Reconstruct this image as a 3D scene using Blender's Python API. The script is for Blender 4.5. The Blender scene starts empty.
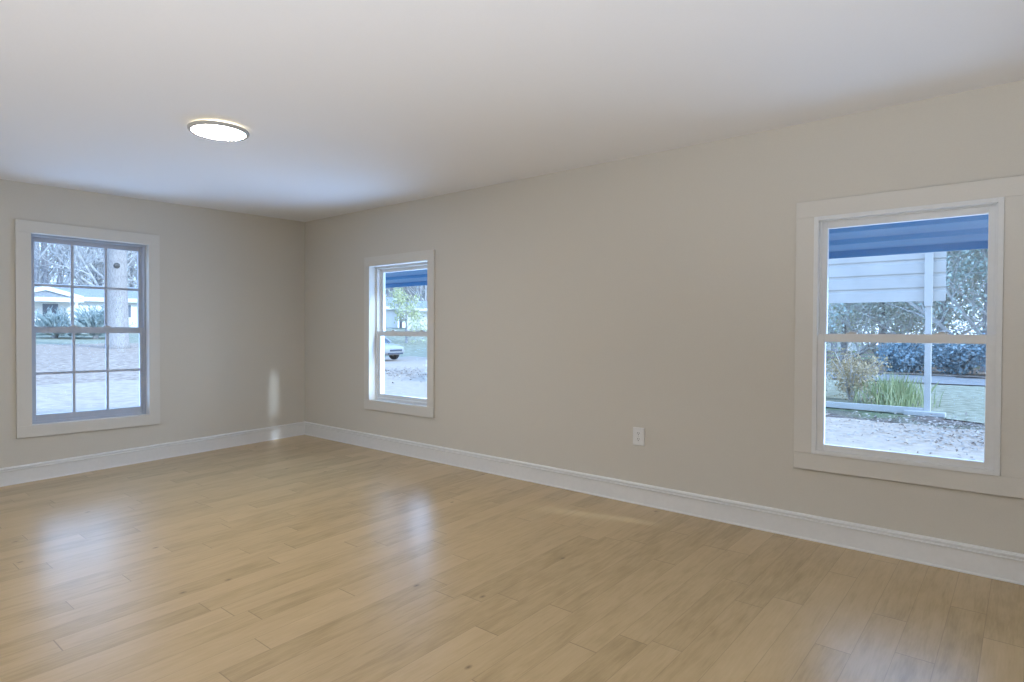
import bpy, bmesh, math, random
from mathutils import Vector, Matrix
SC = bpy.context.scene
COL = SC.collection
PI = math.pi

# ------------------------------------------------------------------ camera
D, L = 3.9263, 6.3957            # long wall (right) at y = D, far wall (left) at x = -L
CAM_H = 1.1922
cd = bpy.data.cameras.new('camera')
cam = bpy.data.objects.new('camera', cd)
COL.objects.link(cam)
pit, yaw, rol = (math.radians(a) for a in (-.8492, 39.9397, .2935))
F = Vector((-math.sin(yaw) * math.cos(pit), math.cos(yaw) * math.cos(pit), math.sin(pit)))
R = Vector((math.cos(yaw), math.sin(yaw), 0))
U = R.cross(F)
R2 = R * math.cos(rol) + U * math.sin(rol)
U2 = U * math.cos(rol) - R * math.sin(rol)
m3 = Matrix((R2, U2, -F)).transposed()
cam.matrix_world = Matrix.Translation((0, 0, CAM_H)) @ m3.to_4x4()
cd.sensor_width = 36
cd.lens = 618.4742 / 1024 * 36
cd.clip_start = .05
cd.clip_end = 500
SC.camera = cam

# ------------------------------------------------------------------ light
SC.view_settings.view_transform = 'Standard'
SC.view_settings.look = 'None'
SC.view_settings.gamma = 1
SC.view_settings.use_curve_mapping = False
SC.view_settings.exposure = .42

w = bpy.data.worlds.new('sky')
SC.world = w
w.use_nodes = True
nt = w.node_tree
for n in list(nt.nodes):
    nt.nodes.remove(n)
tc = nt.nodes.new('ShaderNodeTexCoord')
sx = nt.nodes.new('ShaderNodeSeparateXYZ')
rp = nt.nodes.new('ShaderNodeValToRGB')
bg = nt.nodes.new('ShaderNodeBackground')
wo = nt.nodes.new('ShaderNodeOutputWorld')
nt.links.new(tc.outputs['Generated'], sx.inputs[0])
nt.links.new(sx.outputs['Z'], rp.inputs[0])
rp.color_ramp.elements[0].position = 0
rp.color_ramp.elements[0].color = (.54, .73, 1.0, 1)
rp.color_ramp.elements[1].position = .7
rp.color_ramp.elements[1].color = (.30, .55, 1.0, 1)
nt.links.new(rp.outputs[0], bg.inputs[0])
bg.inputs[1].default_value = 2.3
nt.links.new(bg.outputs[0], wo.inputs[0])


def lamp(name, kind, loc, energy, color, rot=None, **kw):
    d = bpy.data.lights.new(name, kind)
    d.energy = energy
    d.color = color
    for k, v in kw.items():
        setattr(d, k, v)
    o = bpy.data.objects.new(name, d)
    o.location = loc
    if rot is not None:
        o.rotation_euler = rot
    COL.objects.link(o)
    return o


# low hazy sun from the right of the long wall
sd = Vector((-1.25, -.335, -.70)).normalized()
s = lamp('sun', 'SUN', (20, 12, 14), 3.0, (.72, .86, 1.0), angle=math.radians(4.0))
s.rotation_euler = sd.to_track_quat('-Z', 'Y').to_euler()
# added fill spots, unseen, low and out of view, aimed up at the ceiling
for x_, y_, e_ in ((-.2, -.6, 270), (-5.0, -2.0, 30)):
    lamp('ceiling_fill', 'SPOT', (x_, y_, .25), e_, (.835, .892, .985), rot=(PI, 0, 0), spot_size=math.radians(165), spot_blend=.5, shadow_soft_size=.2)
# added unseen area lamps outside the three windows, boosting the daylight indoors
FILL_BLUE = (.36, .60, 1.0)
UP = math.radians(38)
lamp('window_fill', 'AREA', (-L - .85, 1.83, .62), 24, FILL_BLUE, rot=(0, -PI / 2 - UP * 1.25, 0), shape='RECTANGLE', size=1.3, size_y=.95)
lamp('window_fill', 'AREA', (-4.741, D + .62, 1.0), 34, FILL_BLUE, rot=(-PI / 2 - UP * .7, 0, 0), shape='RECTANGLE', size=.9, size_y=1.2)
lamp('window_fill', 'AREA', (-.54, D + .62, 1.0), 11, FILL_BLUE, rot=(-PI / 2 - UP * .5, 0, 0), shape='RECTANGLE', size=.9, size_y=1.2)


# ------------------------------------------------------------------ helpers
class MB:
    def __init__(s):
        s.v = []
        s.f = []

    def add(s, vs, fs):
        o = len(s.v)
        s.v += [tuple(p) for p in vs]
        s.f += [tuple(i + o for i in f) for f in fs]
        return s

    def box(s, a, b, m=None):
        x0, y0, z0 = a
        x1, y1, z1 = b
        vs = [(x0, y0, z0), (x1, y0, z0), (x1, y1, z0), (x0, y1, z0), (x0, y0, z1), (x1, y0, z1), (x1, y1, z1), (x0, y1, z1)]
        if m:
            vs = [m(*p) for p in vs]
        return s.add(vs, [(0, 3, 2, 1), (4, 5, 6, 7), (0, 1, 5, 4), (1, 2, 6, 5), (2, 3, 7, 6), (3, 0, 4, 7)])

    def lathe(s, prof, c=(0, 0, 0), n=48, axis='z'):
        vs = []
        for r, h in prof:
            for k in range(n):
                a = 2 * PI * k / n
                p = (r * math.cos(a), r * math.sin(a), h)
                if axis == 'y':
                    p = (p[0], h, p[1])
                vs.append((p[0] + c[0], p[1] + c[1], p[2] + c[2]))
        fs = []
        for i in range(len(prof) - 1):
            for k in range(n):
                k2 = (k + 1) % n
                fs.append((i * n + k, i * n + k2, (i + 1) * n + k2, (i + 1) * n + k))
        fs.append(tuple(range(n))[::-1])
        fs.append(tuple((len(prof) - 1) * n + k for k in range(n)))
        return s.add(vs, fs)

    def sweep(s, prof, p0, p1, mapf):
        """closed profile [(t,h)] carried from station p0 to p1 by mapf(station, t, h)"""
        n = len(prof)
        vs = [mapf(p0, t, h) for t, h in prof] + [mapf(p1, t, h) for t, h in prof]
        fs = [(i, (i + 1) % n, n + (i + 1) % n, n + i) for i in range(n)]
        fs += [tuple(range(n))[::-1], tuple(range(n, 2 * n))]
        return s.add(vs, fs)

    def tube(s, pts, rs, n=5):
        o = len(s.v)
        q = Vector((0, 0, 1))
        for i, (p, r) in enumerate(zip(pts, rs)):
            a = pts[max(i - 1, 0)]
            b = pts[min(i + 1, len(pts) - 1)]
            t = (b - a).normalized()
            u = t.cross(Vector((.31, .87, .38)))
            u.normalize()
            v = t.cross(u)
            for k in range(n):
                an = 2 * PI * k / n
                s.v.append(tuple(p + u * (r * math.cos(an)) + v * (r * math.sin(an))))
        for i in range(len(pts) - 1):
            for k in range(n):
                k2 = (k + 1) % n
                s.f.append((o + i * n + k, o + i * n + k2, o + (i + 1) * n + k2, o + (i + 1) * n + k))
        s.f.append(tuple(o + k for k in range(n))[::-1])
        s.f.append(tuple(o + (len(pts) - 1) * n + k for k in range(n)))
        return s

    def build(s, name, mat, parent=None, bevel=0, smooth=False, fix=True):
        me = bpy.data.meshes.new(name)
        me.from_pydata(s.v, [], s.f)
        if fix:
            bm = bmesh.new()
            bm.from_mesh(me)
            bmesh.ops.recalc_face_normals(bm, faces=bm.faces)
            bm.to_mesh(me)
            bm.free()
        if smooth:
            for p in me.polygons:
                p.use_smooth = True
        me.materials.append(mat)
        o = bpy.data.objects.new(name, me)
        COL.objects.link(o)
        if parent:
            o.parent = parent
        if bevel:
            b = o.modifiers.new('bevel', 'BEVEL')
            b.width = bevel
            b.segments = 2
            b.limit_method = 'ANGLE'
        return o


def tag(o, label=None, cat=None, group=None, kind=None):
    for k, v in (('label', label), ('category', cat), ('group', group), ('kind', kind)):
        if v:
            o[k] = v
    return o


def empty(name, loc=(0, 0, 0), rz=0):
    o = bpy.data.objects.new(name, None)
    o.location = loc
    o.rotation_euler = (0, 0, rz)
    o.empty_display_size = .1
    COL.objects.link(o)
    return o


def copy_tree(o, parent=None):
    c = o.copy()
    COL.objects.link(c)
    if parent:
        c.parent = parent
    for ch in list(o.children):
        copy_tree(ch, c)
    return c


# ------------------------------------------------------------------ materials
def mat(name, color, rough=.5, **kw):
    m = bpy.data.materials.new(name)
    m.use_nodes = True
    b = m.node_tree.nodes['Principled BSDF']
    b.inputs['Base Color'].default_value = (*color, 1)
    b.inputs['Roughness'].default_value = rough
    for k, v in kw.items():
        b.inputs[k].default_value = v
    return m


def nodes(m):
    t = m.node_tree
    b = t.nodes['Principled BSDF']

    def new(typ, **kw):
        n = t.nodes.new('ShaderNode' + typ)
        for k, v in kw.items():
            setattr(n, k, v)
        return n

    def link(a, bb):
        t.links.new(a, bb)

    def math_(op, a, c=None, cl=False):
        n = t.nodes.new('ShaderNodeMath')
        n.operation = op
        n.use_clamp = cl
        for i, x in enumerate((a, c)):
            if x is None:
                continue
            if isinstance(x, (int, float)):
                n.inputs[i].default_value = x
            else:
                link(x, n.inputs[i])
        return n.outputs[0]
    return t, b, new, link, math_


def noisy(name, c0, c1, scale, rough=.8, bump=0, detail=4, stretch=(1, 1, 1), lo=.35, hi=.65, **kw):
    m = mat(name, c0, rough, **kw)
    t, b, new, link, mt = nodes(m)
    tc = new('TexCoord')
    mp = new('Mapping')
    mp.inputs['Scale'].default_value = stretch
    link(tc.outputs['Object'], mp.inputs[0])
    nz = new('TexNoise')
    nz.inputs['Scale'].default_value = scale
    nz.inputs['Detail'].default_value = detail
    link(mp.outputs[0], nz.inputs['Vector'])
    r = new('ValToRGB')
    r.color_ramp.elements[0].position = lo
    r.color_ramp.elements[1].position = hi
    r.color_ramp.elements[0].color = (*c0, 1)
    r.color_ramp.elements[1].color = (*c1, 1)
    link(nz.outputs[0], r.inputs[0])
    link(r.outputs[0], b.inputs['Base Color'])
    if bump:
        bp = new('Bump')
        bp.inputs['Strength'].default_value = bump
        bp.inputs['Distance'].default_value = .02
        link(nz.outputs[0], bp.inputs['Height'])
        link(bp.outputs[0], b.inputs['Normal'])
    return m


M = {}
M['wall'] = noisy('wall_paint', (.655, .62, .55), (.67, .635, .565), 160, .75, bump=.03, **{'Specular IOR Level': .25})
M['ceiling'] = noisy('ceiling_paint', (.88, .87, .87), (.89, .88, .88), 120, .9, bump=.03, **{'Specular IOR Level': .1})
M['trim'] = noisy('trim_paint', (.70, .675, .62), (.715, .69, .635), 60, .45, stretch=(1, 1, 4), **{'Specular IOR Level': .35})
M['base'] = noisy('baseboard_paint', (.80, .80, .79), (.82, .82, .81), 40, .4)
M['vinyl'] = noisy('window_vinyl', (.76, .77, .77), (.78, .79, .79), 30, .35)
M['vinyl_backlit'] = noisy('window_vinyl_backlit', (.46, .50, .58), (.48, .52, .60), 30, .4)  # darker copy of the window vinyl, backlit shade put into its colour
M['lock'] = mat('lock_plastic', (.62, .62, .60), .4)
M['plate'] = noisy('outlet_plastic', (.78, .78, .77), (.80, .80, .79), 80, .35)
M['slot'] = mat('outlet_slot', (.05, .05, .05), .6)
M['ring'] = noisy('fixture_white', (.46, .45, .43), (.48, .47, .45), 60, .4)


def emis(name, col, st):
    m = mat(name, (0.8, .8, .8), .5)
    b = m.node_tree.nodes['Principled BSDF']
    b.inputs['Emission Color'].default_value = (*col, 1)
    b.inputs['Emission Strength'].default_value = st
    return m


M['diffuser'] = emis('lamp_diffuser', (1.0, .97, .93), 75)
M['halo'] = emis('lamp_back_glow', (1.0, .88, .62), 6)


def glass():
    m = bpy.data.materials.new('window_glass')
    m.use_nodes = True
    t = m.node_tree
    for n in list(t.nodes):
        t.nodes.remove(n)
    o = t.nodes.new('ShaderNodeOutputMaterial')
    mx = t.nodes.new('ShaderNodeMixShader')
    tr = t.nodes.new('ShaderNodeBsdfTransparent')
    gl = t.nodes.new('ShaderNodeBsdfGlossy')
    lw = t.nodes.new('ShaderNodeLayerWeight')
    pw = t.nodes.new('ShaderNodeMath')
    pw.operation = 'POWER'
    pw.inputs[1].default_value = 5
    t.links.new(lw.outputs['Facing'], pw.inputs[0])
    fr = t.nodes.new('ShaderNodeMath')
    fr.operation = 'MULTIPLY_ADD'
    fr.inputs[1].default_value = .8
    fr.inputs[2].default_value = .03
    t.links.new(pw.outputs[0], fr.inputs[0])
    tr.inputs[0].default_value = (.97, .985, 1, 1)
    gl.inputs['Roughness'].default_value = .02
    t.links.new(fr.outputs[0], mx.inputs[0])
    t.links.new(tr.outputs[0], mx.inputs[1])
    t.links.new(gl.outputs[0], mx.inputs[2])
    t.links.new(mx.outputs[0], o.inputs[0])
    return m


M['glass'] = glass()


def floor_mat():
    m = mat('oak_planks', (.5, .36, .2), .38)
    t, b, new, link, mt = nodes(m)
    tc = new('TexCoord')
    sp = new('SeparateXYZ')
    link(tc.outputs['Object'], sp.inputs[0])
    x, y = sp.outputs[0], sp.outputs[1]
    PW, PL = .1305, 1.15
    xs = mt('DIVIDE', mt('ADD', x, 13.05), PW)
    ci = mt('FLOOR', xs)
    fx = mt('FRACT', xs)
    w1 = new('TexWhiteNoise', noise_dimensions='1D')
    link(ci, w1.inputs['W'])
    w1b = new('TexWhiteNoise', noise_dimensions='1D')
    link(mt('ADD', ci, 371.7), w1b.inputs['W'])
    plen = mt('ADD', mt('MULTIPLY', w1b.outputs['Value'], .7), .75)
    ys = mt('ADD', mt('DIVIDE', mt('ADD', y, 20), plen), mt('MULTIPLY', w1.outputs['Value'], 7.3))
    pi_ = mt('FLOOR', ys)
    fy = mt('FRACT', ys)
    cb = new('CombineXYZ')
    link(ci, cb.inputs[0])
    link(pi_, cb.inputs[1])
    w2 = new('TexWhiteNoise', noise_dimensions='2D')
    link(cb.outputs[0], w2.inputs['Vector'])
    # grain
    mp = new('CombineXYZ')
    link(mt('MULTIPLY', x, 26), mp.inputs[0])
    link(mt('MULTIPLY', y, 2.2), mp.inputs[1])
    link(mt('MULTIPLY', w2.outputs['Value'], 90), mp.inputs[2])
    nz = new('TexNoise')
    nz.inputs['Scale'].default_value = 1.6
    nz.inputs['Detail'].default_value = 6
    nz.inputs['Distortion'].default_value = .9
    link(mp.outputs[0], nz.inputs['Vector'])
    r1 = new('ValToRGB')
    e = r1.color_ramp.elements
    e[0].position, e[0].color = 0, (.33, .235, .11, 1)
    e[1].position, e[1].color = 1, (.63, .463, .262, 1)
    e2 = e.new(.5)
    e2.color = (.525, .38, .202, 1)
    # broad mottling and fine pores
    mo = new('CombineXYZ')
    link(mt('MULTIPLY', x, 13), mo.inputs[0])
    link(mt('MULTIPLY', y, 4.5), mo.inputs[1])
    link(mt('MULTIPLY', w2.outputs['Value'], 40), mo.inputs[2])
    n3 = new('TexNoise')
    n3.inputs['Scale'].default_value = 1
    n3.inputs['Detail'].default_value = 3
    link(mo.outputs[0], n3.inputs['Vector'])
    fp = new('CombineXYZ')
    link(mt('MULTIPLY', x, 150), fp.inputs[0])
    link(mt('MULTIPLY', y, 12), fp.inputs[1])
    n4 = new('TexNoise')
    n4.inputs['Scale'].default_value = 1
    n4.inputs['Detail'].default_value = 2
    link(fp.outputs[0], n4.inputs['Vector'])
    mott = mt('ADD', mt('MULTIPLY', mt('SUBTRACT', n3.outputs[0], .5), .55), mt('MULTIPLY', mt('SUBTRACT', n4.outputs[0], .5), .35))
    link(mt('ADD', mt('ADD', mott, mt('ADD', mt('MULTIPLY', w2.outputs['Value'], .36), .02)), mt('MULTIPLY', nz.outputs[0], .60)), r1.inputs[0])
    # knots
    kv = new('CombineXYZ')
    link(mt('MULTIPLY', x, 2.6), kv.inputs[0])
    link(mt('MULTIPLY', y, 1.5), kv.inputs[1])
    vo = new('TexVoronoi', voronoi_dimensions='2D')
    vo.inputs['Scale'].default_value = 1.0
    link(kv.outputs[0], vo.inputs['Vector'])
    k1 = mt('SUBTRACT', 1, mt('DIVIDE', vo.outputs['Distance'], .035), True)
    sepc = new('SeparateColor')
    link(vo.outputs['Color'], sepc.inputs[0])
    k2 = mt('MULTIPLY', k1, mt('GREATER_THAN', sepc.outputs[0], .72))
    # seams
    ex = mt('MINIMUM', fx, mt('SUBTRACT', 1, fx))
    ey = mt('MULTIPLY', mt('MINIMUM', fy, mt('SUBTRACT', 1, fy)), PL / PW)
    sx_ = mt('SUBTRACT', 1, mt('DIVIDE', ex, .014), True)
    sy_ = mt('SUBTRACT', 1, mt('DIVIDE', ey, .022), True)
    seam = mt('MAXIMUM', mt('MULTIPLY', sx_, .38), mt('MULTIPLY', sy_, .62))
    dark = mt('MAXIMUM', seam, mt('MULTIPLY', k2, .8))
    mx = new('Mix', data_type='RGBA')
    link(dark, mx.inputs['Factor'])
    link(r1.outputs[0], mx.inputs['A'])
    mx.inputs['B'].default_value = (.10, .06, .03, 1)
    link(mx.outputs['Result'], b.inputs['Base Color'])
    bp = new('Bump')
    bp.inputs['Strength'].default_value = .25
    bp.inputs['Distance'].default_value = .002
    link(mt('SUBTRACT', mt('MULTIPLY', nz.outputs[0], .35), seam), bp.inputs['Height'])
    link(bp.outputs[0], b.inputs['Normal'])
    b.inputs['Roughness'].default_value = .33
    b.inputs['Specular IOR Level'].default_value = .35
    b.inputs['Coat Weight'].default_value = .30
    b.inputs['Coat Roughness'].default_value = .27
    b.inputs['Coat IOR'].default_value = 1.5
    return m


M['floor'] = floor_mat()

# ------------------------------------------------------------------ room shell
XB, YB = 3.4, -2.8               # walls behind the camera
TH = .13


def zf(x, y):
    return -.005 * (x + L) - .031 * (D - y)


def zc(x, y):
    return 2.44 - .001 * (x + L) - .013 * (D - y)


def slab(name, zfun, dz, m):
    a = [(-L - .1, YB - .1), (XB + .1, YB - .1), (XB + .1, D + .1), (-L - .1, D + .1)]
    mb = MB()
    vs = [(x, y, zfun(x, y)) for x, y in a] + [(x, y, zfun(x, y) + dz) for x, y in a]
    mb.add(vs, [(0, 3, 2, 1), (4, 5, 6, 7), (0, 1, 5, 4), (1, 2, 6, 5), (2, 3, 7, 6), (3, 0, 4, 7)])
    return tag(mb.build(name, m), kind='structure')


slab('floor', zf, -.12, M['floor'])
slab('ceiling', zc, .12, M['ceiling'])


def onR(u, n, z):
    return (u, D + n, z)


def onL(u, n, z):
    return (-L - n, u, z)


def onB(u, n, z):
    return (u, YB - n, z)


def onX(u, n, z):
    return (XB + n, u, z)


def wall(name, mp, u0, u1, holes):
    mb = MB()
    us = sorted({u0, u1, *[h[0] for h in holes], *[h[1] for h in holes]})
    for a, b in zip(us, us[1:]):
        hs = [h for h in holes if h[0] <= a and h[1] >= b]
        if hs:
            mb.box((a, 0, -.36), (b, TH, hs[0][2]), mp)
            mb.box((a, 0, hs[0][3]), (b, TH, 2.56), mp)
        else:
            mb.box((a, 0, -.36), (b, TH, 2.56), mp)
    o = mb.build(name, M['wall'])
    bm = bmesh.new()
    bm.from_mesh(o.data)
    bmesh.ops.remove_doubles(bm, verts=bm.verts, dist=1e-5)
    bm.to_mesh(o.data)
    bm.free()
    return tag(o, kind='structure')


J = .012
W1 = (1.382, 2.278, .391, 1.997)
W2 = (-5.178, -4.304, .490, 1.851)
W3 = (-.974, -.105, .488, 1.871)


def hole(w):
    return (w[0] - J, w[1] + J, w[2] - J, w[3] + J)


wall('wall_left', onL, YB - TH, D, [hole(W1)])
wall('wall_right', onR, -L - TH, XB + TH, [hole(W2), hole(W3)])
wall('wall_back', onB, -L, XB, [])
wall('wall_front', onX, YB - TH, D, [])

# baseboards
BH = .148
bprof = [(0, 0), (.015, 0), (.015, .112), (.021, .1125), (.0225, .117), (.021, .1215), (.012, .1225), (.012, .1295), (.018, .1305),
         (.0185, .138), (.013, .1455), (.006, .148), (0, .148)]
shoe = [(.0, 0), (.020, 0), (.020, .006), (.0165, .011), (.0, .011)]


def baseboard(name, f, a, b):
    mb = MB()
    mb.sweep(bprof, a, b, f)
    mb.sweep(shoe, a, b, f)
    return tag(mb.build(name, M['base']), kind='structure')


baseboard('baseboard_right', lambda s, t, h: (s, D - t, zf(s, D) + h), -L, XB)
baseboard('baseboard_left', lambda s, t, h: (-L + t, s, zf(-L, s) + h), YB, D)
baseboard('baseboard_back', lambda s, t, h: (s, YB + t, zf(s, YB) + h), -L, XB)
baseboard('baseboard_front', lambda s, t, h: (XB - t, s, zf(XB, s) + h), YB, D)


# ------------------------------------------------------------------ windows
def ring(mb, mp, u0, u1, z0, z1, wl, wr, wb, wt, n0, n1):
    mb.box((u0, n0, z0), (u0 + wl, n1, z1), mp)
    mb.box((u1 - wr, n0, z0), (u1, n1, z1), mp)
    mb.box((u0 + wl, n0, z0), (u1 - wr, n1, z0 + wb), mp)
    mb.box((u0 + wl, n0, z1 - wt), (u1 - wr, n1, z1), mp)
    return mb


def window(name, mp, o, outer, front, fw, sw, rail, locks, muntins=None, bot=.05, top=.05, vinyl='vinyl'):
    """o = opening, outer = casing extents, front = depth of the vinyl frame's face, rail = (z0, z1) of the meeting rail"""
    u0, u1, z0, z1 = o
    a0, a1, c0, c1 = outer
    wl = empty(name, mp((u0 + u1) / 2, 0, z0))
    tag(wl, kind='structure')
    inv = Matrix.Translation(-Vector(wl.location))

    def put(mb, nm, m, parent=wl, bevel=0):
        mb.v = [tuple(Vector(p) - Vector(wl.location)) for p in mb.v]
        return mb.build(nm, m, parent, bevel)
    T = -.019
    put(MB().box((a0, T, z1), (a1, 0, c1), mp), 'casing', M['trim'], bevel=.0025)
    put(MB().box((a0, T, c0), (a1, 0, z0), mp), 'casing', M['trim'], bevel=.0025)
    put(MB().box((a0, T, z0), (u0, 0, z1), mp), 'casing', M['trim'], bevel=.0025)
    put(MB().box((u1, T, z0), (a1, 0, z1), mp), 'casing', M['trim'], bevel=.0025)
    fn = front
    put(ring(MB(), mp, u0 - J, u1 + J, z0 - J, z1 + J, J, J, J, J, 0.0, TH), 'jamb', M['trim'])
    # frame with a stepped track
    fr = MB()
    ring(fr, mp, u0, u1, z0, z1, fw, fw, fw, fw, fn, fn + .035)
    ring(fr, mp, u0, u1, z0, z1, fw + .010, fw + .010, fw + .006, fw + .008, fn + .035, fn + .085)
    put(fr, 'window_frame', M[vinyl], bevel=.0015)
    n_lo = fn + .012
    n_up = fn + .046
    r0, r1 = rail
    g = .003
    sash = []
    for nm, za, zb, n0, wb_, wt_, side in (('lower_sash', z0 + fw * .8, r1, n_lo, bot, r1 - r0, sw),
                                           ('upper_sash', r0 + .004, z1 - fw, n_up, r1 - r0 - .01, top, sw)):
        x = fw * .98
        mb = ring(MB(), mp, u0 + x, u1 - x, za, zb, side, side, wb_, wt_, n0, n0 + .032)
        so = put(mb, nm, M[vinyl], bevel=.002)
        sash.append(so)
        ga, gb, gz0, gz1 = u0 + x + side, u1 - x - side, za + wb_, zb - wt_
        put(MB().box((ga - g, n0 + .014, gz0 - g), (gb + g, n0 + .018, gz1 + g), mp), 'pane', M['glass'], so)
        if muntins:
            vs, hz, bw = muntins
            mm = MB()
            for v in vs:
                mm.box((v - bw / 2, n0 + .008, gz0), (v + bw / 2, n0 + .024, gz1), mp)
            hh = hz[0] if nm == 'upper_sash' else hz[1]
            cuts = [ga] + [q for v in vs for q in (v - bw / 2, v + bw / 2)] + [gb]
            for q in range(0, len(cuts), 2):
                mm.box((cuts[q], n0 + .008, hh - bw / 2), (cuts[q + 1], n0 + .024, hh + bw / 2), mp)
            put(mm, 'muntin_grid', M[vinyl], so)
    for lu in locks:
        mb = MB()
        mb.box((lu - .028, n_lo + .004, r1), (lu + .028, n_lo + .030, r1 + .007), mp)
        mb.box((lu - .012, n_lo + .006, r1 + .007), (lu + .012, n_lo + .028, r1 + .014), mp)
        mb.box((lu - .004, n_lo + .000, r1 + .009), (lu + .034, n_lo + .010, r1 + .013), mp)
        put(mb, 'sash_lock', M['lock'], sash[0], bevel=.002)
    # sloping sill
    put(MB().box((u0, fn + .085, z0), (u1, TH + .03, z0 + .02), mp), 'window_sill', M[vinyl])
    return wl


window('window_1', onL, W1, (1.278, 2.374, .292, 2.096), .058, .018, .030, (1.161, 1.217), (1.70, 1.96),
       ((1.703, 1.963), (1.572, .816), .021), bot=.060, top=.042, vinyl='vinyl_backlit')
window('window_2', onR, W2, (-5.260, -4.215, .391, 1.947), .068, .022, .036, (1.143, 1.192), (-4.93, -4.50), bot=.040, top=.034)
window('window_3', onR, W3, (-1.074, -.005, .390, 1.967), -.026, .024, .040, (1.143, 1.190), (-.775, -.355), bot=.040, top=.044)

# ------------------------------------------------------------------ ceiling light
lx, ly = -3.735, 1.72
zc0 = zc(lx, ly)
lt = tag(empty('ceiling_light', (lx, ly, zc0)), 'round white flush ceiling light glowing on the white ceiling', 'ceiling light')
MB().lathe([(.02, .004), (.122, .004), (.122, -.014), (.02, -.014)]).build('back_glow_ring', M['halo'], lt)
MB().lathe([(.03, -.0142), (.160, -.0142), (.168, -.019), (.168, -.030), (.163, -.037), (.149, -.037), (.147, -.0335), (.03, -.0335)],
           n=64).build('trim_ring', M['ring'], lt, smooth=False)
MB().lathe([(.02, -.0337), (.1465, -.0337), (.145, -.0360), (.10, -.039), (.02, -.040)], n=64).build('diffuser', M['diffuser'], lt)

# ------------------------------------------------------------------ outlet
ox, oz = -2.111, .457
ol = tag(empty('wall_outlet', (ox, D, oz)), 'small white double power outlet low on the long wall', 'outlet')
MB().box((-.045, -.007, -.0635), (.045, 0, .0635)).build('cover_plate', M['plate'], ol, bevel=.0025)
for k in (-1, 1):
    mb = MB().lathe([(.004, -.0085), (.0165, -.0085), (.0175, -.006)], (0, 0, k * .0205), 24, 'y')
    rc = mb.build('receptacle', M['plate'], ol)
    sl = MB()
    for q in (-.0062, .0062):
        sl.box((q - .0014, -.0095, k * .0205 + .000), (q + .0014, -.0086, k * .0205 + .009))
    sl.box((-.0025, -.0095, k * .0205 - .010), (.0025, -.0086, k * .0205 - .005))
    sl.build('slots', M['slot'], rc)
MB().lathe([(.001, -.0078), (.003, -.0078), (.0035, -.006)], (0, 0, 0), 16, 'y').build('screw', M['lock'], ol)

# ================================================================== outdoors
GZ = -.45
M['lawn'] = None


def smooth(a, b, x):
    t = max(0, min(1, (x - a) / (b - a)))
    return t * t * (3 - 2 * t)


def gz(x, y):
    """ground height: flat beside the house, rising gently west of it"""
    r = math.hypot(x, y)
    if x >= 0 or r < 10:
        return GZ
    wgt = 1 - smooth(.45, .72, max(y, 0) / -x)
    far = smooth(.55, .75, max(y, 0) / -x) * (1 - smooth(1.2, 1.6, max(y, 0) / -x)) * smooth(38, 58, r) * 1.95
    return GZ + .034 * (min(r, 70) - 10) * wgt + far


def ground_mat():
    m = mat('yard_ground', (.4, .35, .3), .95, **{'Specular IOR Level': .1})
    t, b, new, link, mt = nodes(m)
    tc = new('TexCoord')
    n1 = new('TexNoise')
    n1.inputs['Scale'].default_value = .35
    n1.inputs['Detail'].default_value = 5
    n2 = new('TexNoise')
    n2.inputs['Scale'].default_value = 7
    n2.inputs['Detail'].default_value = 8
    n2.inputs['Roughness'].default_value = .7
    for n in (n1, n2):
        link(tc.outputs['Object'], n.inputs['Vector'])
    ra = new('ValToRGB')
    e = ra.color_ramp.elements
    e[0].position, e[0].color = .36, (.09, .07, .06, 1)
    e[1].position, e[1].color = .66, (.27, .225, .20, 1)
    link(n2.outputs[0], ra.inputs[0])
    rb = new('ValToRGB')
    e = rb.color_ramp.elements
    e[0].position, e[0].color = .36, (.09, .12, .06, 1)
    e[1].position, e[1].color = .66, (.22, .25, .16, 1)
    link(n2.outputs[0], rb.inputs[0])
    mx = new('Mix', data_type='RGBA')
    rf = new('ValToRGB')
    rf.color_ramp.elements[0].position = .47
    rf.color_ramp.elements[1].position = .58
    link(n1.outputs[0], rf.inputs[0])
    link(rf.outputs[0], mx.inputs['Factor'])
    link(ra.outputs[0], mx.inputs['A'])
    link(rb.outputs[0], mx.inputs['B'])
    link(mx.outputs['Result'], b.inputs['Base Color'])
    return m


M['ground'] = ground_mat()
M['gravel'] = noisy('pale_gravel', (.40, .315, .25), (.53, .42, .335), 5, .95, detail=8, stretch=(1, 1, 1), lo=.3, hi=.62)
M['road'] = noisy('pale_asphalt', (.25, .25, .255), (.31, .31, .315), 3, .9)
M['leaves_ground'] = noisy('leaf_litter', (.27, .20, .155), (.52, .40, .32), 6, .95, detail=9, lo=.34, hi=.66)
M['grass_ground'] = noisy('short_grass', (.22, .22, .15), (.40, .39, .30), 5, .95, detail=8, lo=.34, hi=.64)


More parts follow.
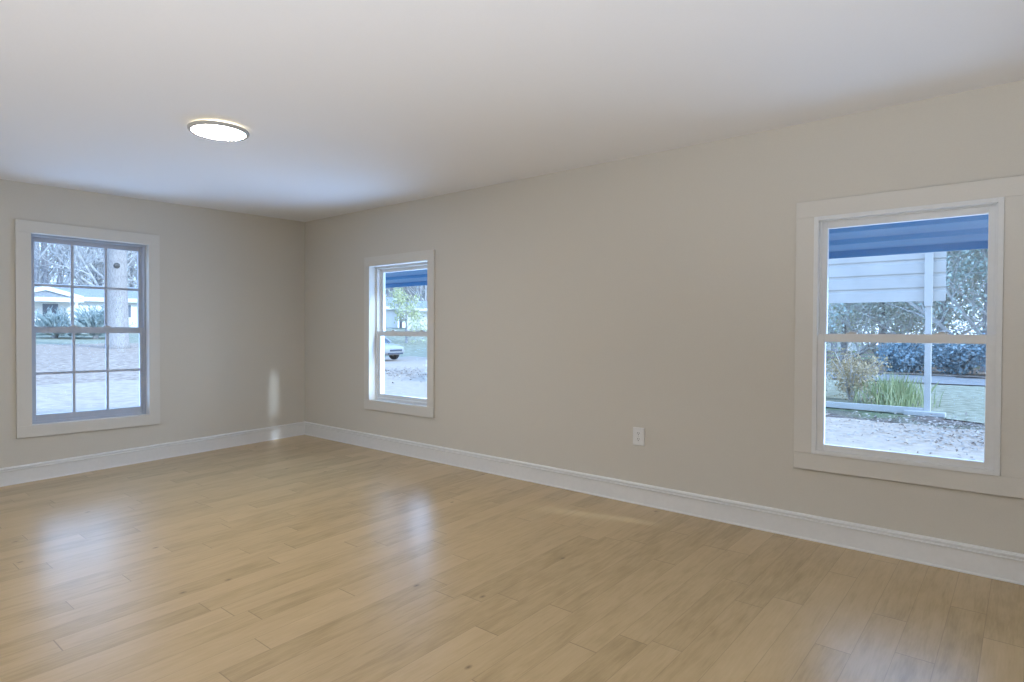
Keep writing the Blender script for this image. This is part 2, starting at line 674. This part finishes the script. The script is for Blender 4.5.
def patch(name, poly, dz, m, step=1.0, jag=.5, seed=1):
    """a patch of ground cover that follows the terrain: polygon filled by a grid, ragged edge"""
    rnd = random.Random(seed)
    xs = [p[0] for p in poly]
    ys = [p[1] for p in poly]

    def inside(x, y):
        c = False
        n = len(poly)
        for i in range(n):
            (x1, y1), (x2, y2) = poly[i], poly[(i + 1) % n]
            if (y1 > y) != (y2 > y) and x < (x2 - x1) * (y - y1) / (y2 - y1) + x1:
                c = not c
        return c
    nx = int((max(xs) - min(xs)) / step) + 2
    ny = int((max(ys) - min(ys)) / step) + 2
    idx = {}
    mb = MB()

    def vid(i, j):
        if (i, j) not in idx:
            x, y = min(xs) + i * step + rnd.uniform(-jag, jag) * step, min(ys) + j * step + rnd.uniform(-jag, jag) * step
            idx[(i, j)] = len(mb.v)
            mb.v.append((x, y, gz(x, y) + dz))
        return idx[(i, j)]
    for i in range(nx):
        for j in range(ny):
            if inside(min(xs) + (i + .5) * step, min(ys) + (j + .5) * step):
                mb.f.append((vid(i, j), vid(i + 1, j), vid(i + 1, j + 1), vid(i, j + 1)))
    o = mb.build(name, m, fix=False)
    return tag(o, kind='structure')


# terrain
mb = MB()
N = 96
X0, X1, Y0, Y1 = -100, 40, -50, 100
for i in range(N + 1):
    for j in range(N + 1):
        x, y = X0 + (X1 - X0) * i / N, Y0 + (Y1 - Y0) * j / N
        mb.v.append((x, y, gz(x, y)))
for i in range(N):
    for j in range(N):
        a = i * (N + 1) + j
        mb.f.append((a, a + N + 1, a + N + 2, a + 1))
tag(mb.build('ground', M['ground'], fix=False, smooth=True), kind='structure')
patch('gravel_drive', [(-19, -9), (-17.8, 9), (-19, 13), (-21, 18), (-14, 24), (-5, 13.6), (-2.5, 13.2), (-.4, 13.0), (6, 12.2), (6, 4.3), (-6.7, 4.3), (-6.7, -9)],
      .03, M['gravel'], .5, .3, 3)
patch('gravel_drive', [(-33, 15), (-22, 14), (-15, 22), (-16, 25), (-30, 26)], .035, M['gravel'], .6, .3, 12)
patch('leaf_litter', [(-18, -9), (-17, 9), (-18.4, 13), (-25, 17), (-36, 18), (-38, -9)], .015, M['leaves_ground'], .8, .35, 4)
patch('lawn_far', [(-38, -9), (-36, 18), (-55, 30), (-60, -9)], .015, M['grass_ground'], 1.5, .3, 5)
patch('lawn_field', [(-22, 20), (-30, 22), (-52, 38), (-38, 50), (-26, 36)], .02, M['grass_ground'], 1.2, .3, 14)
patch('road', [(-14, 25.2), (20, 23.0), (20, 26.8), (-14, 29)], .03, M['road'], .7, .1, 6)
patch('leaf_bank', [(-12, 29.6), (10, 28.2), (14, 36), (-14, 36)], .03, M['leaves_ground'], .8, .3, 7)
patch('lawn_near', [(-7, 15.3), (-1.2, 14.6), (.6, 13.3), (5, 12.5), (10, 22.8), (-12, 24.6)], .02, M['grass_ground'], .6, .4, 8)


def litter(label, n, cx, cy, sx, sy, size, seed):
    r = random.Random(seed)
    mb = MB()
    for k in range(n):
        x, y = r.gauss(cx, sx), r.gauss(cy, sy)
        c = Vector((x, y, gz(x, y) + .05 + r.random() * .02))
        a = Vector((r.uniform(-1, 1), r.uniform(-1, 1), r.uniform(-.3, .3))).normalized()
        b = a.cross(Vector((r.uniform(-.4, .4), r.uniform(-.4, .4), 1))).normalized()
        q = size * r.uniform(.5, 1.3)
        mb.add([c - a * q, c - b * q * .6, c + a * q, c + b * q * .6], [(0, 1, 2, 3)])
    return tag(mb.build('fallen_leaves', M['dead_leaf'], fix=False), label, 'leaves', kind='stuff')


M['dead_leaf'] = noisy('dead_leaf', (.33, .28, .25), (.50, .44, .39), 4, .8, detail=3)
litter('brown fallen leaves scattered on the gravel outside the right window', 5200, .2, 12.2, 1.5, 1.1, .032, 9)
litter('brown fallen leaves on the drive in front of the white car', 2600, -17.6, 15.9, 2.2, 1.3, .045, 10)

# ------------------------------------------------------------------ awnings above the windows
M['awning'] = noisy('awning_blue', (.03, .20, .46), (.045, .25, .53), 3, .45, stretch=(.3, 3, 1))


def awning(x0, x1, label):
    e = tag(empty('window_awning', ((x0 + x1) / 2, D + TH, 2.30)), label, 'awning')
    hw = (x1 - x0) / 2
    y1, z1 = 6.1 - D - TH, 1.885 - 2.30
    # ribbed metal sheet: ribs run along the wall
    prof = []
    n = 7
    top = []
    for k in range(n):
        for q, dzz in ((0, 0), (.55, 0), (.62, .035), (.93, .035)):
            t = (k + q) / n
            prof.append((t * y1, t * z1 + dzz))
    prof.append((y1, z1))
    prof.append((y1, z1 - .02))
    up = [(a, b + .004) for a, b in prof]
    prof = prof + up[::-1]
    mb = MB()
    mb.sweep(prof, -hw, hw, lambda s, t, h: (s, t, h))
    mb.build('ribbed_sheet', M['awning'], e)
    MB().box((-hw, y1 - .02, z1 - .022), (hw, y1 + .015, z1 + .03)).build('front_edge', M['awning'], e)
    for s_ in (-hw + .05, hw - .05):
        MB().tube([Vector((s_, .01, -.75)), Vector((s_, y1 * .9, z1 * .9))], [.012, .012], 8).build('brace', M['awning'], e)
    return e


awning(-9.2, -3.9, 'blue ribbed metal awning outside the middle window')
awning(-2.1, 1.0, 'blue ribbed metal awning outside the right window')

# ------------------------------------------------------------------ carport
M['white_metal'] = noisy('white_sheet_metal', (.50, .49, .47), (.56, .55, .53), 2, .4)
cp = tag(empty('carport', (-1.57, 15.0, GZ)), 'white metal carport with ribbed side panel and base rail outside right window', 'carport')


def cpart(mb, nm, m=None, **k):
    mb.v = [(p[0] + 1.57, p[1] - 15, p[2] - GZ) for p in mb.v]
    return mb.build(nm, m or M['white_metal'], cp, **k)


for (x, y) in ((-1.57, 14.95), (-9.6, 14.95), (-1.97, 18.7), (-9.6, 18.7)):
    cpart(MB().box((x - .055, y - .055, GZ), (x + .055, y + .055, 2.95)), 'post', bevel=.006)
cpart(MB().box((-1.64, 14.86, 1.75), (-1.50, 14.895, 2.95)), 'post_sleeve', bevel=.004)
cpart(MB().box((-9.6, 14.90, GZ + .02), (-1.63, 15.0, GZ + .14)), 'base_rail', bevel=.006)
cpart(MB().box((-1.95, 14.72, GZ), (-1.25, 14.89, GZ + .09)), 'footing', bevel=.01)
pr = []
zz = 1.86
while zz < 2.95:
    for q, d in ((0, 0), (.20, 0), (.225, .03), (.265, .03)):
        pr.append((15.06 + d, zz + q))
    zz += .29
pr += [(15.06, zz)]
pr = pr + [(a + .006, b) for a, b in pr[::-1]]
cpart(MB().sweep(pr, -9.7, -1.30, lambda s, t, h: (s, t, h)), 'side_panel')
pr = [(15.0 + 4.0 * k / 12, 2.96 + 1.0 * k / 12) for k in range(13)]
pr = pr + [(a, b + .02) for a, b in pr[::-1]]
cpart(MB().sweep(pr, -9.8, -1.32, lambda s, t, h: (s, t, h + .12)), 'roof_sheet')

# ------------------------------------------------------------------ houses
M['siding'] = noisy('white_siding', (.88, .86, .83), (.92, .90, .87), 3, .7, stretch=(.2, .2, 9))
M['roof'] = noisy('grey_shingles', (.27, .29, .32), (.36, .38, .41), 8, .9)
M['dark_glass'] = mat('dark_window', (.16, .18, .22), .15)
M['porch'] = noisy('porch_wood', (.62, .56, .48), (.70, .64, .55), 4, .8)


def house(name, loc, rz, lx, ly, hw, rise, label, wins, gable=None, fascia=True, cat='house'):
    """long axis along local x, front at local y = 0"""
    e = tag(empty(name, loc, rz), label, cat)
    MB().box((-lx / 2, 0, -.5), (lx / 2, ly, hw)).build('walls', M['siding'], e)
    o = .45
    mb = MB()
    t = .16
    pr = [(-o, hw - .12), (ly / 2, hw + rise), (ly + o, hw - .12), (ly + o, hw - .12 + t), (ly / 2, hw + rise + t), (-o, hw - .12 + t)]
    mb.sweep(pr, -lx / 2 - .4, lx / 2 + .4, lambda s, a, b: (s, a, b))
    mb.build('roof', M['roof'], e)
    mb = MB().box((-lx / 2 - .4, -o - .04, hw - .20), (lx / 2 + .4, -o + .02, hw + .08))
    mb.build('fascia', M['siding'], e)
    for (x, z0, ww, hh) in wins:
        f = MB()
        ring(f, lambda a, b, c: (a, b, c), x - ww / 2 - .07, x + ww / 2 + .07, z0 - .07, z0 + hh + .07, .07, .07, .07, .07, -.06, 0)
        fo = f.build('window', M['siding'], e)
        MB().box((x - ww / 2, -.03, z0), (x + ww / 2, -.01, z0 + hh)).build('window_pane', M['dark_glass'], fo)
    if gable:
        gx, gw, gr = gable
        mb = MB()
        pr = [(gx - gw / 2, hw - .05), (gx + gw / 2, hw - .05), (gx, hw + gr)]
        mb.sweep(pr, -1.6, .6, lambda s, a, b: (a, s, b))
        mb.build('porch_gable', M['roof'], e)
        mb = MB()
        for sgn in (-1, 1):
            a = (gx + sgn * (gw / 2 + .25), hw - .18)
            pr = [a, (gx, hw + gr - .02), (gx, hw + gr + .26), (a[0], a[1] + .26)]
            mb.sweep(pr, -1.72, -1.60, lambda s, p, q: (p, s, q))
        mb.box((gx - gw / 2 - .25, -1.72, hw - .34), (gx + gw / 2 + .25, -1.6, hw - .06))
        mb.build('gable_trim', M['siding'], e)
        for sgn in (-1, 1):
            MB().box((gx + sgn * (gw / 2 - .15) - .07, -1.68, -.3), (gx + sgn * (gw / 2 - .15) + .07, -1.54, hw - .2)).build('porch_post', M['siding'], e)
        MB().box((gx - gw / 2, -1.7, -.5), (gx + gw / 2, 0, .05)).build('porch_deck', M['porch'], e)
    return e


hx, hy = -51.0, 12.2
house('white_house', (hx, hy + .5, gz(hx, hy) + .1), math.radians(79), 17, 6, 2.28, .95,
      'long low white house with gabled porch seen through the grid window', [(-.6, .75, .85, 1.1), (3.6, 1.0, 1.0, .9), (-5.2, .8, 1.0, 1.0)],
      gable=(-.9, 3.6, .42))
house('white_cottage', (-46.2, 34.0, gz(-46.2, 34)), math.radians(52), 6.5, 6, 1.9, .9,
      'small white cottage beside the car seen through the middle window', [(-1.2, .7, 1.3, .8), (1.4, .7, 1.0, .8)])
house('white_garage', (-38.9, 37.9, gz(-38.9, 37.9)), math.radians(47), 7.5, 6, 1.8, .7,
      'white building right of the yellow-green tree seen through the middle window', [(1.5, .3, .35, 1.2), (-.2, .3, .30, 1.2), (-1.6, .3, .35, 1.2), (2.8, .3, .3, 1.2)])
house('white_shed', (-14.8, 64, GZ), math.radians(13), 6, 5, 2.6, 1.2,
      'small far white building between the trees behind the carport', [(0, 1.0, 1.0, .9)])

# ------------------------------------------------------------------ car
M['car_paint'] = mat('car_white', (.42, .43, .45), .25, **{'Coat Weight': .5})
M['car_glass'] = mat('car_glass', (.05, .07, .10), .1)
M['rubber'] = mat('tyre_rubber', (.05, .05, .055), .8)
M['chrome'] = mat('wheel_alloy', (.55, .56, .58), .3, Metallic=.8)
M['grille'] = mat('grille_dark', (.07, .09, .13), .5)


def car():
    e = tag(empty('car', (-28.5, 21.25, GZ + .06), math.radians(8)), 'white car parked on the pale drive seen through the middle window', 'car')
    # +x is the front; sections along x: (x, half width, z bottom, z shoulder, z top, half width top)
    secs = [(-2.30, .70, .42, .78, .86, .60), (-2.2, .84, .26, .84, .98, .74), (-1.6, .90, .22, .90, 1.00, .80), (-.8, .90, .22, .90, 1.0, .80),
            (.4, .90, .22, .90, 1.0, .80), (1.0, .90, .22, .88, .98, .80), (1.7, .88, .24, .80, .90, .76), (2.15, .82, .28, .70, .80, .68), (2.32, .66, .40, .62, .70, .54)]
    mb = MB()
    n = 10
    for (x, w_, zb, zs, zt, wt) in secs:
        half = [(w_ * .82, zb), (w_, zb + .10), (w_ * 1.01, (zb + zs) / 2), (w_, zs), (wt, zt)]
        pts = half + [(-a, b) for a, b in half[::-1]]
        mb.v += [(x, a, b) for a, b in pts]
    for i in range(len(secs) - 1):
        for k in range(n):
            mb.f.append((i * n + k, i * n + (k + 1) % n, (i + 1) * n + (k + 1) % n, (i + 1) * n + k))
    mb.f.append(tuple(range(n)))
    mb.f.append(tuple((len(secs) - 1) * n + k for k in range(n)))
    b = mb.build('body', M['car_paint'], e, smooth=True)
    sm = b.modifiers.new('sub', 'SUBSURF')
    sm.levels = sm.render_levels = 2
    # cabin
    mb = MB()
    base = [(-2.0, .76, .96), (-1.5, .60, 1.44), (-.2, .60, 1.50), (.45, .60, 1.42), (1.25, .74, .95)]
    mb.v = [(x, w_, z) for x, w_, z in base] + [(x, -w_, z) for x, w_, z in base]
    mb.f = [(0, 1, 2, 3, 4), (5, 6, 7, 8, 9)] + [(i, (i + 1) % 5, 5 + (i + 1) % 5, 5 + i) for i in range(5)]
    mb.build('cabin_glass', M['car_glass'], e, bevel=.05)
    mb = MB()
    mb.add([(-1.62, .63, 1.42), (-.2, .63, 1.51), (.5, .63, 1.43), (-1.62, -.63, 1.42), (-.2, -.63, 1.51), (.5, -.63, 1.43),
            (-1.62, .60, 1.47), (-.2, .60, 1.56), (.5, .60, 1.47), (-1.62, -.60, 1.47), (-.2, -.60, 1.56), (.5, -.60, 1.47)],
           [(0, 1, 4, 3), (1, 2, 5, 4), (6, 9, 10, 7), (7, 10, 11, 8), (0, 3, 9, 6), (2, 8, 11, 5), (0, 6, 7, 1), (1, 7, 8, 2), (3, 4, 10, 9), (4, 5, 11, 10)])
    mb.build('roof', M['car_paint'], e)
    for sg in (-1, 1):
        for (xa, za, xb, zb_) in ((1.22, .97, .46, 1.46), (-.35, .97, -.38, 1.5), (-2.0, .97, -1.55, 1.46)):
            MB().tube([Vector((xa, sg * .76, za)), Vector((xb, sg * .62, zb_))], [.045, .035], 6).build('pillar', M['car_paint'], e)
        MB().lathe([(.02, -.08), (.07, -.06), (.08, 0), (.05, .03), (.02, .04)], (2.16, sg * .60, .66), 16, 'y').build('headlight', M['chrome'], e)
        MB().box((.75, sg * .90 - .09, .98), (.95, sg * .90 + .09, 1.10)).build('mirror', M['car_paint'], e, bevel=.03)
    MB().box((2.24, -.46, .50), (2.33, .46, .60)).build('grille', M['grille'], e, bevel=.015)
    MB().box((2.22, -.56, .34), (2.30, .56, .42)).build('bumper_intake', M['grille'], e, bevel=.015)
    for x in (-1.35, 1.40):
        for sg in (-1, 1):
            wh = MB().lathe([(.16, -.10), (.31, -.10), (.325, -.07), (.325, .07), (.31, .10), (.16, .10)], (x, sg * .82, .325), 28, 'y').build('wheel', M['rubber'], e)
            MB().lathe([(.03, -.108), (.17, -.095), (.19, -.085), (.19, .085), (.17, .095), (.03, .108)], (x, sg * .82, .325), 20, 'y').build('hubcap', M['chrome'], wh)
    return e


car()

# ------------------------------------------------------------------ trees and shrubs
M['bark'] = noisy('grey_bark', (.27, .26, .27), (.46, .45, .46), 5, .95, bump=.5, stretch=(3, 3, .5))
M['bark_pale'] = noisy('pale_bark', (.28, .26, .25), (.43, .40, .38), 12, .95, stretch=(3, 3, .5))
M['knot'] = noisy('dark_knot', (.07, .065, .06), (.14, .13, .12), 12, .95)
M['twig'] = noisy('twigs', (.50, .49, .48), (.70, .69, .68), 3, .95)


def leafmat(name, c0, c1):
    return noisy(name, c0, c1, 1.3, .7, detail=6, lo=.3, hi=.7, **{'Specular IOR Level': .2})


M['ever'] = leafmat('evergreen_leaves', (.32, .43, .39), (.66, .73, .68))  # outdoor haze put into the pale colours of evergreens, shrubs and needles
M['yellow'] = leafmat('yellow_green_leaves', (.48, .52, .26), (.74, .76, .50))
M['pale'] = leafmat('pale_mixed_leaves', (.44, .48, .40), (.74, .76, .68))
M['brown'] = leafmat('dry_brown_leaves', (.46, .38, .25), (.72, .62, .44))
M['blue'] = leafmat('dark_blue_green_leaves', (.18, .29, .35), (.44, .56, .62))
M['juniper'] = leafmat('blue_green_needles', (.32, .40, .40), (.56, .63, .61))
M['blade'] = leafmat('grass_blades', (.24, .32, .13), (.46, .50, .30))


def rnd_unit(r):
    while True:
        v = Vector((r.uniform(-1, 1), r.uniform(-1, 1), r.uniform(-1, 1)))
        if .05 < v.length < 1:
            return v.normalized()


def grow(seed, h, r0, levels=4, spread=.75, first=.35, kids=(7, 6, 5, 4), tmin=.016, lean=.05, up=.25):
    """a bare tree: returns (trunk MB, branches MB, twig tips)"""
    r = random.Random(seed)
    trunk, br, tips = MB(), MB(), []

    def limb(p, d, ln, rad, lev):
        seg = 5 if lev == 0 else (3 if lev < 3 else 2)
        pts, rs = [p.copy()], [rad]
        q = d.copy()
        for k in range(seg):
            q = (q + rnd_unit(r) * (lean if lev == 0 else .22) + Vector((0, 0, up * .25 if lev else 0))).normalized()
            pts.append(pts[-1] + q * (ln / seg))
            rs.append(max(tmin * .6, rad * (1 - .62 * (k + 1) / seg)))
        if lev == 0:
            rs[0] = rad * 1.35
            pts.insert(1, p + (pts[1] - p) * .12)
            rs.insert(1, rad * 1.03)
            trunk.tube(pts, rs, 14)
        else:
            br.tube(pts, [max(x, tmin) for x in rs], 5 if lev == 1 else (4 if lev == 2 else 3))
        if lev >= levels:
            tips.append(pts[-1])
            return
        n = kids[min(lev, len(kids) - 1)]
        for k in range(n):
            t = first + (1 - first) * (k + r.random()) / n if lev == 0 else .2 + .8 * (k + r.random()) / n
            f = t * (len(pts) - 1)
            i = min(int(f), len(pts) - 2)
            pp = pts[i].lerp(pts[i + 1], f - i)
            ra = rs[i] + (rs[i + 1] - rs[i]) * (f - i)
            dd = (pts[i + 1] - pts[i]).normalized()
            side = dd.cross(rnd_unit(r)).normalized()
            nd = (dd * (1 - spread) + side * spread + Vector((0, 0, up))).normalized()
            limb(pp, nd, ln * (r.uniform(.38, .58) if lev == 0 else r.uniform(.45, .65)) * (1.15 - .4 * t), ra * r.uniform(.5, .68), lev + 1)
    limb(Vector((0, 0, -.15)), Vector((0, 0, 1)), h, r0, 0)
    return trunk, br, tips


def leaf_cloud(seed, pts, per, rad, size, mb=None, flat=0):
    r = random.Random(seed)
    mb = mb or MB()
    for p in pts:
        for k in range(per):
            c = p + rnd_unit(r) * (rad * r.random() ** .5)
            a = rnd_unit(r)
            b = a.cross(rnd_unit(r)).normalized()
            s1 = size * r.uniform(.6, 1.3)
            s2 = s1 * .55
            mb.add([c - a * s1, c - b * s2, c + a * s1, c + b * s2], [(0, 1, 2, 3)])
    return mb


def tree(name, label, cat, loc, rz, seed, h, r0, leaf=None, per=0, rad=.5, size=.1, group=None, bark='bark', twig='twig', **kw):
    e = tag(empty(name, loc, rz), label, cat, group)
    t, b, tips = grow(seed, h, r0, **kw)
    t.build('trunk', M[bark], e, smooth=True, fix=False)
    b.build('branches', M[twig], e, fix=False)
    if leaf:
        leaf_cloud(seed + 1, tips, per, rad, size).build('foliage', M[leaf], e, fix=False)
    return e


def put_tree(x, y):
    return (x, y, gz(x, y) - .02)


# big oak beyond the drive
t = tree('oak_tree', 'big thick oak trunk standing right behind the grid window', 'tree', put_tree(-31.85, 10.05), .4, 11, 17, .46,
         levels=4, first=.36, kids=(7, 5, 5, 4), tmin=.02, bark='bark_pale', twig='bark_pale', lean=.02)
kn = MB().lathe([(.01, -.05), (.08, -.03), (.13, .02), (.10, .07), (.04, .09)], (0, 0, 0), 14, 'y')
ko = kn.build('knot', M['knot'], t)
ko.location = (.75 * .36, -.66 * .36, 3.75)
ko.rotation_euler = (0, 0, math.radians(-131))

# bare woods: three meshes, many trees
protos = []
for k, (sd_, h, r0, lv) in enumerate(((21, 14, .20, 4), (22, 12, .16, 4), (23, 16, .24, 4))):
    e = tree('bare_tree', 'bare grey winter tree in the woods behind the houses', 'tree', (0, 0, 0), 0, sd_, h, r0,
             group='bare trees of the woods', levels=lv, first=.18, kids=(13, 6, 5, 4), tmin=.012, spread=.62)
    protos.append(e)
rr = random.Random(5)
spots = []
for k in range(18):       # behind the long white house, far left
    az = math.radians(67.5 + (82 - 67.5) * (k + rr.random()) / 18)
    d = rr.uniform(60, 80)
    spots.append((-d * math.sin(az), d * math.cos(az)))
for k in range(16):       # behind the cottage
    az = math.radians(46 + (55 - 46) * (k + rr.random()) / 16)
    d = rr.uniform(66, 84)
    spots.append((-d * math.sin(az), d * math.cos(az)))
for k in range(12):       # behind the carport
    az = math.radians(5 + (16 - 5) * (k + rr.random()) / 12)
    d = rr.uniform(56, 76)
    spots.append((-d * math.sin(az), d * math.cos(az)))
for k, (x, y) in enumerate(spots):
    e = protos[k] if k < 3 else copy_tree(protos[k % 3])
    e.location = put_tree(x, y)
    s_ = rr.uniform(.85, 1.2)
    e.scale = (s_, s_, s_)
    e.rotation_euler = (0, 0, rr.uniform(0, 6.28))

# trees across the road, seen through the right window
tree('evergreen_tree', 'tall blue-green evergreen at the right edge of the right window', 'tree', put_tree(-1.5, 33.5), 0, 31, 13, .15,
     leaf='ever', per=60, rad=.9, size=.085, levels=3, first=.1, kids=(24, 6, 5), bark='bark')
tree('evergreen_tree', 'green leafy tree right behind the carport post across the road', 'tree', put_tree(-3.3, 36), 1, 32, 10, .13,
     leaf='pale', per=40, rad=.8, size=.085, levels=3, first=.1, kids=(20, 6, 5))
tree('evergreen_tree', 'second blue-green evergreen just beyond the right window edge', 'tree', put_tree(1.6, 35), 2, 33, 13, .15,
     leaf='ever', per=60, rad=.9, size=.085, levels=3, first=.1, kids=(22, 6, 5))
tree('pale_tree', 'pale green tree below the carport side panel near its post', 'tree', put_tree(-6.0, 38), 3, 34, 8, .2,
     leaf='pale', per=30, rad=.8, size=.09, levels=3, first=.12, kids=(16, 6, 5))
tree('pale_tree', 'pale yellow-green tree below the middle of the carport side panel', 'tree', put_tree(-8.5, 41), 4, 35, 8, .2,
     leaf='yellow', per=24, rad=.9, size=.085, levels=3, first=.12, kids=(14, 6, 5))
tree('pale_tree', 'pale green tree below the left end of the carport side panel', 'tree', put_tree(-11.2, 44), 5, 36, 9, .2,
     leaf='pale', per=24, rad=.9, size=.085, levels=3, first=.12, kids=(14, 6, 5))
tree('yellow_tree', 'yellow-green leafy tree between cottage and garage in the middle window', 'tree', put_tree(-35.5, 30.2), 0, 41, 3.3, .10,
     leaf='yellow', per=14, rad=.35, size=.08, levels=3, first=.25, kids=(9, 5, 3))


def bush(name, label, loc, seed, rx, rz_, n, per, rad, size, leaf, group=None, stems=9):
    r = random.Random(seed)
    e = tag(empty(name, loc), label, 'bush', group)
    mb = MB()
    tips = []
    for k in range(stems):
        a = r.uniform(0, 6.28)
        q = r.random() ** .5
        tip = Vector((rx * q * math.cos(a), rx * q * math.sin(a), rz_ * r.uniform(.7, 1.0) * (1 - .35 * q)))
        mid = tip * .5 + Vector((0, 0, .12 * rz_))
        mb.tube([Vector((0, 0, -.05)), mid, tip], [.022, .015, .008], 5)
        for j in range(n):
            t = r.uniform(.25, 1)
            tips.append((tip * t) + rnd_unit(r) * (.18 * rx))
    mb.build('stems', M['twig'], e, fix=False)
    leaf_cloud(seed + 3, tips, per, rad, size).build('foliage', M[leaf], e, fix=False)
    return e


bush('dry_bush', 'dry yellow-brown bush behind the white rail in the right window', (-3.35, 16.9, GZ), 51, .8, 1.65, 15, 10, .16, .035, 'brown', stems=16)
bush('dry_bush', 'low reddish-brown dry bush beside the tall green grass', (-2.75, 16.2, GZ), 52, .5, .42, 8, 7, .14, .03, 'brown', stems=12)
bush('pale_bush', 'pale grey-green bush at the left end of the white rail', (-4.3, 17.6, GZ), 53, .7, 1.15, 10, 8, .18, .035, 'pale', stems=14)
for k, (x, y, rx, hz) in enumerate(((-4.1, 30.8, 1.1, 1.6), (-2.2, 30.6, 1.3, 2.0), (-.5, 30.3, 1.4, 2.0))):
    lb = ['dark blue-green shrub across the road left of the carport post', 'dark blue-green shrub across the road just right of the carport post',
          'dark blue-green shrub across the road at the right pane edge'][k]
    bush('dark_shrub', lb, (x, y, GZ), 60 + k, rx, hz, 16, 14, .4, .075, 'blue', 'dark shrubs across the road', stems=18)


def spiky(loc, seed, label, rad, n):
    r = random.Random(seed)
    e = tag(empty('spiky_shrub', loc), label, 'shrub', 'blue-green shrubs before the long house')
    mb = MB()
    for k in range(n):
        a = r.uniform(0, 6.28)
        el = r.uniform(.12, 1.45)
        ln = rad * r.uniform(.65, 1.15)
        d = Vector((math.cos(a) * math.cos(el), math.sin(a) * math.cos(el), math.sin(el)))
        s_ = d.cross(Vector((0, 0, 1))).normalized()
        c = Vector((0, 0, .15)) + d * (.1 * rad)
        droop = Vector((0, 0, -.12 * rad))
        w_ = .035
        mb.add([c - s_ * w_ * .5, c + s_ * w_ * .5, c + d * ln * .6 + s_ * w_, c + d * ln + droop, c + d * ln * .6 - s_ * w_], [(0, 1, 2, 3, 4)])
        for q in range(7):
            t = r.uniform(.3, 1)
            pc = c + d * ln * t + droop * t * t
            dd = (d + rnd_unit(r) * .8).normalized()
            ss = dd.cross(rnd_unit(r)).normalized()
            mb.add([pc, pc + dd * .10 + ss * .03, pc + dd * .28, pc + dd * .10 - ss * .03], [(0, 1, 2, 3)])
    mb.build('foliage', M['juniper'], e, fix=False)
    MB().tube([Vector((0, 0, -.1)), Vector((.03, 0, .5))], [.16, .12], 8).build('stem', M['bark'], e)
    return e


spiky((-42.2, 10.2, gz(-42.2, 10.2)), 71, 'spiky blue-green shrub before the porch of the long white house', 1.5, 170)
spiky((-41.2, 11.9, gz(-41.2, 11.9)), 72, 'spiky blue-green shrub beside the big oak trunk', 1.8, 190)

# tall grass by the carport rail
r = random.Random(81)
mb = MB()
for k in range(700):
    x, y = r.gauss(-2.4, .28), r.gauss(16.6, .5)
    if y < 15.2:
        y = 15.2 + r.random()
    hh = r.uniform(.25, .85) * (1 - .3 * min(1, abs(x + 2.35)))
    a = r.uniform(0, 6.28)
    dx, dy = math.cos(a) * .009, math.sin(a) * .009
    lx_, ly_ = r.gauss(0, .13), r.gauss(0, .13)
    mb.add([(x - dx, y - dy, GZ), (x + dx, y + dy, GZ), (x + dx * .7 + lx_ * .4, y + dy * .7 + ly_ * .4, GZ + hh * .6), (x + lx_, y + ly_, GZ + hh),
            (x - dx * .7 + lx_ * .4, y - dy * .7 + ly_ * .4, GZ + hh * .6)], [(0, 1, 2, 3, 4)])
tag(mb.build('tall_grass', M['blade'], fix=False), 'tall green grass behind the white carport rail', 'grass', kind='stuff')
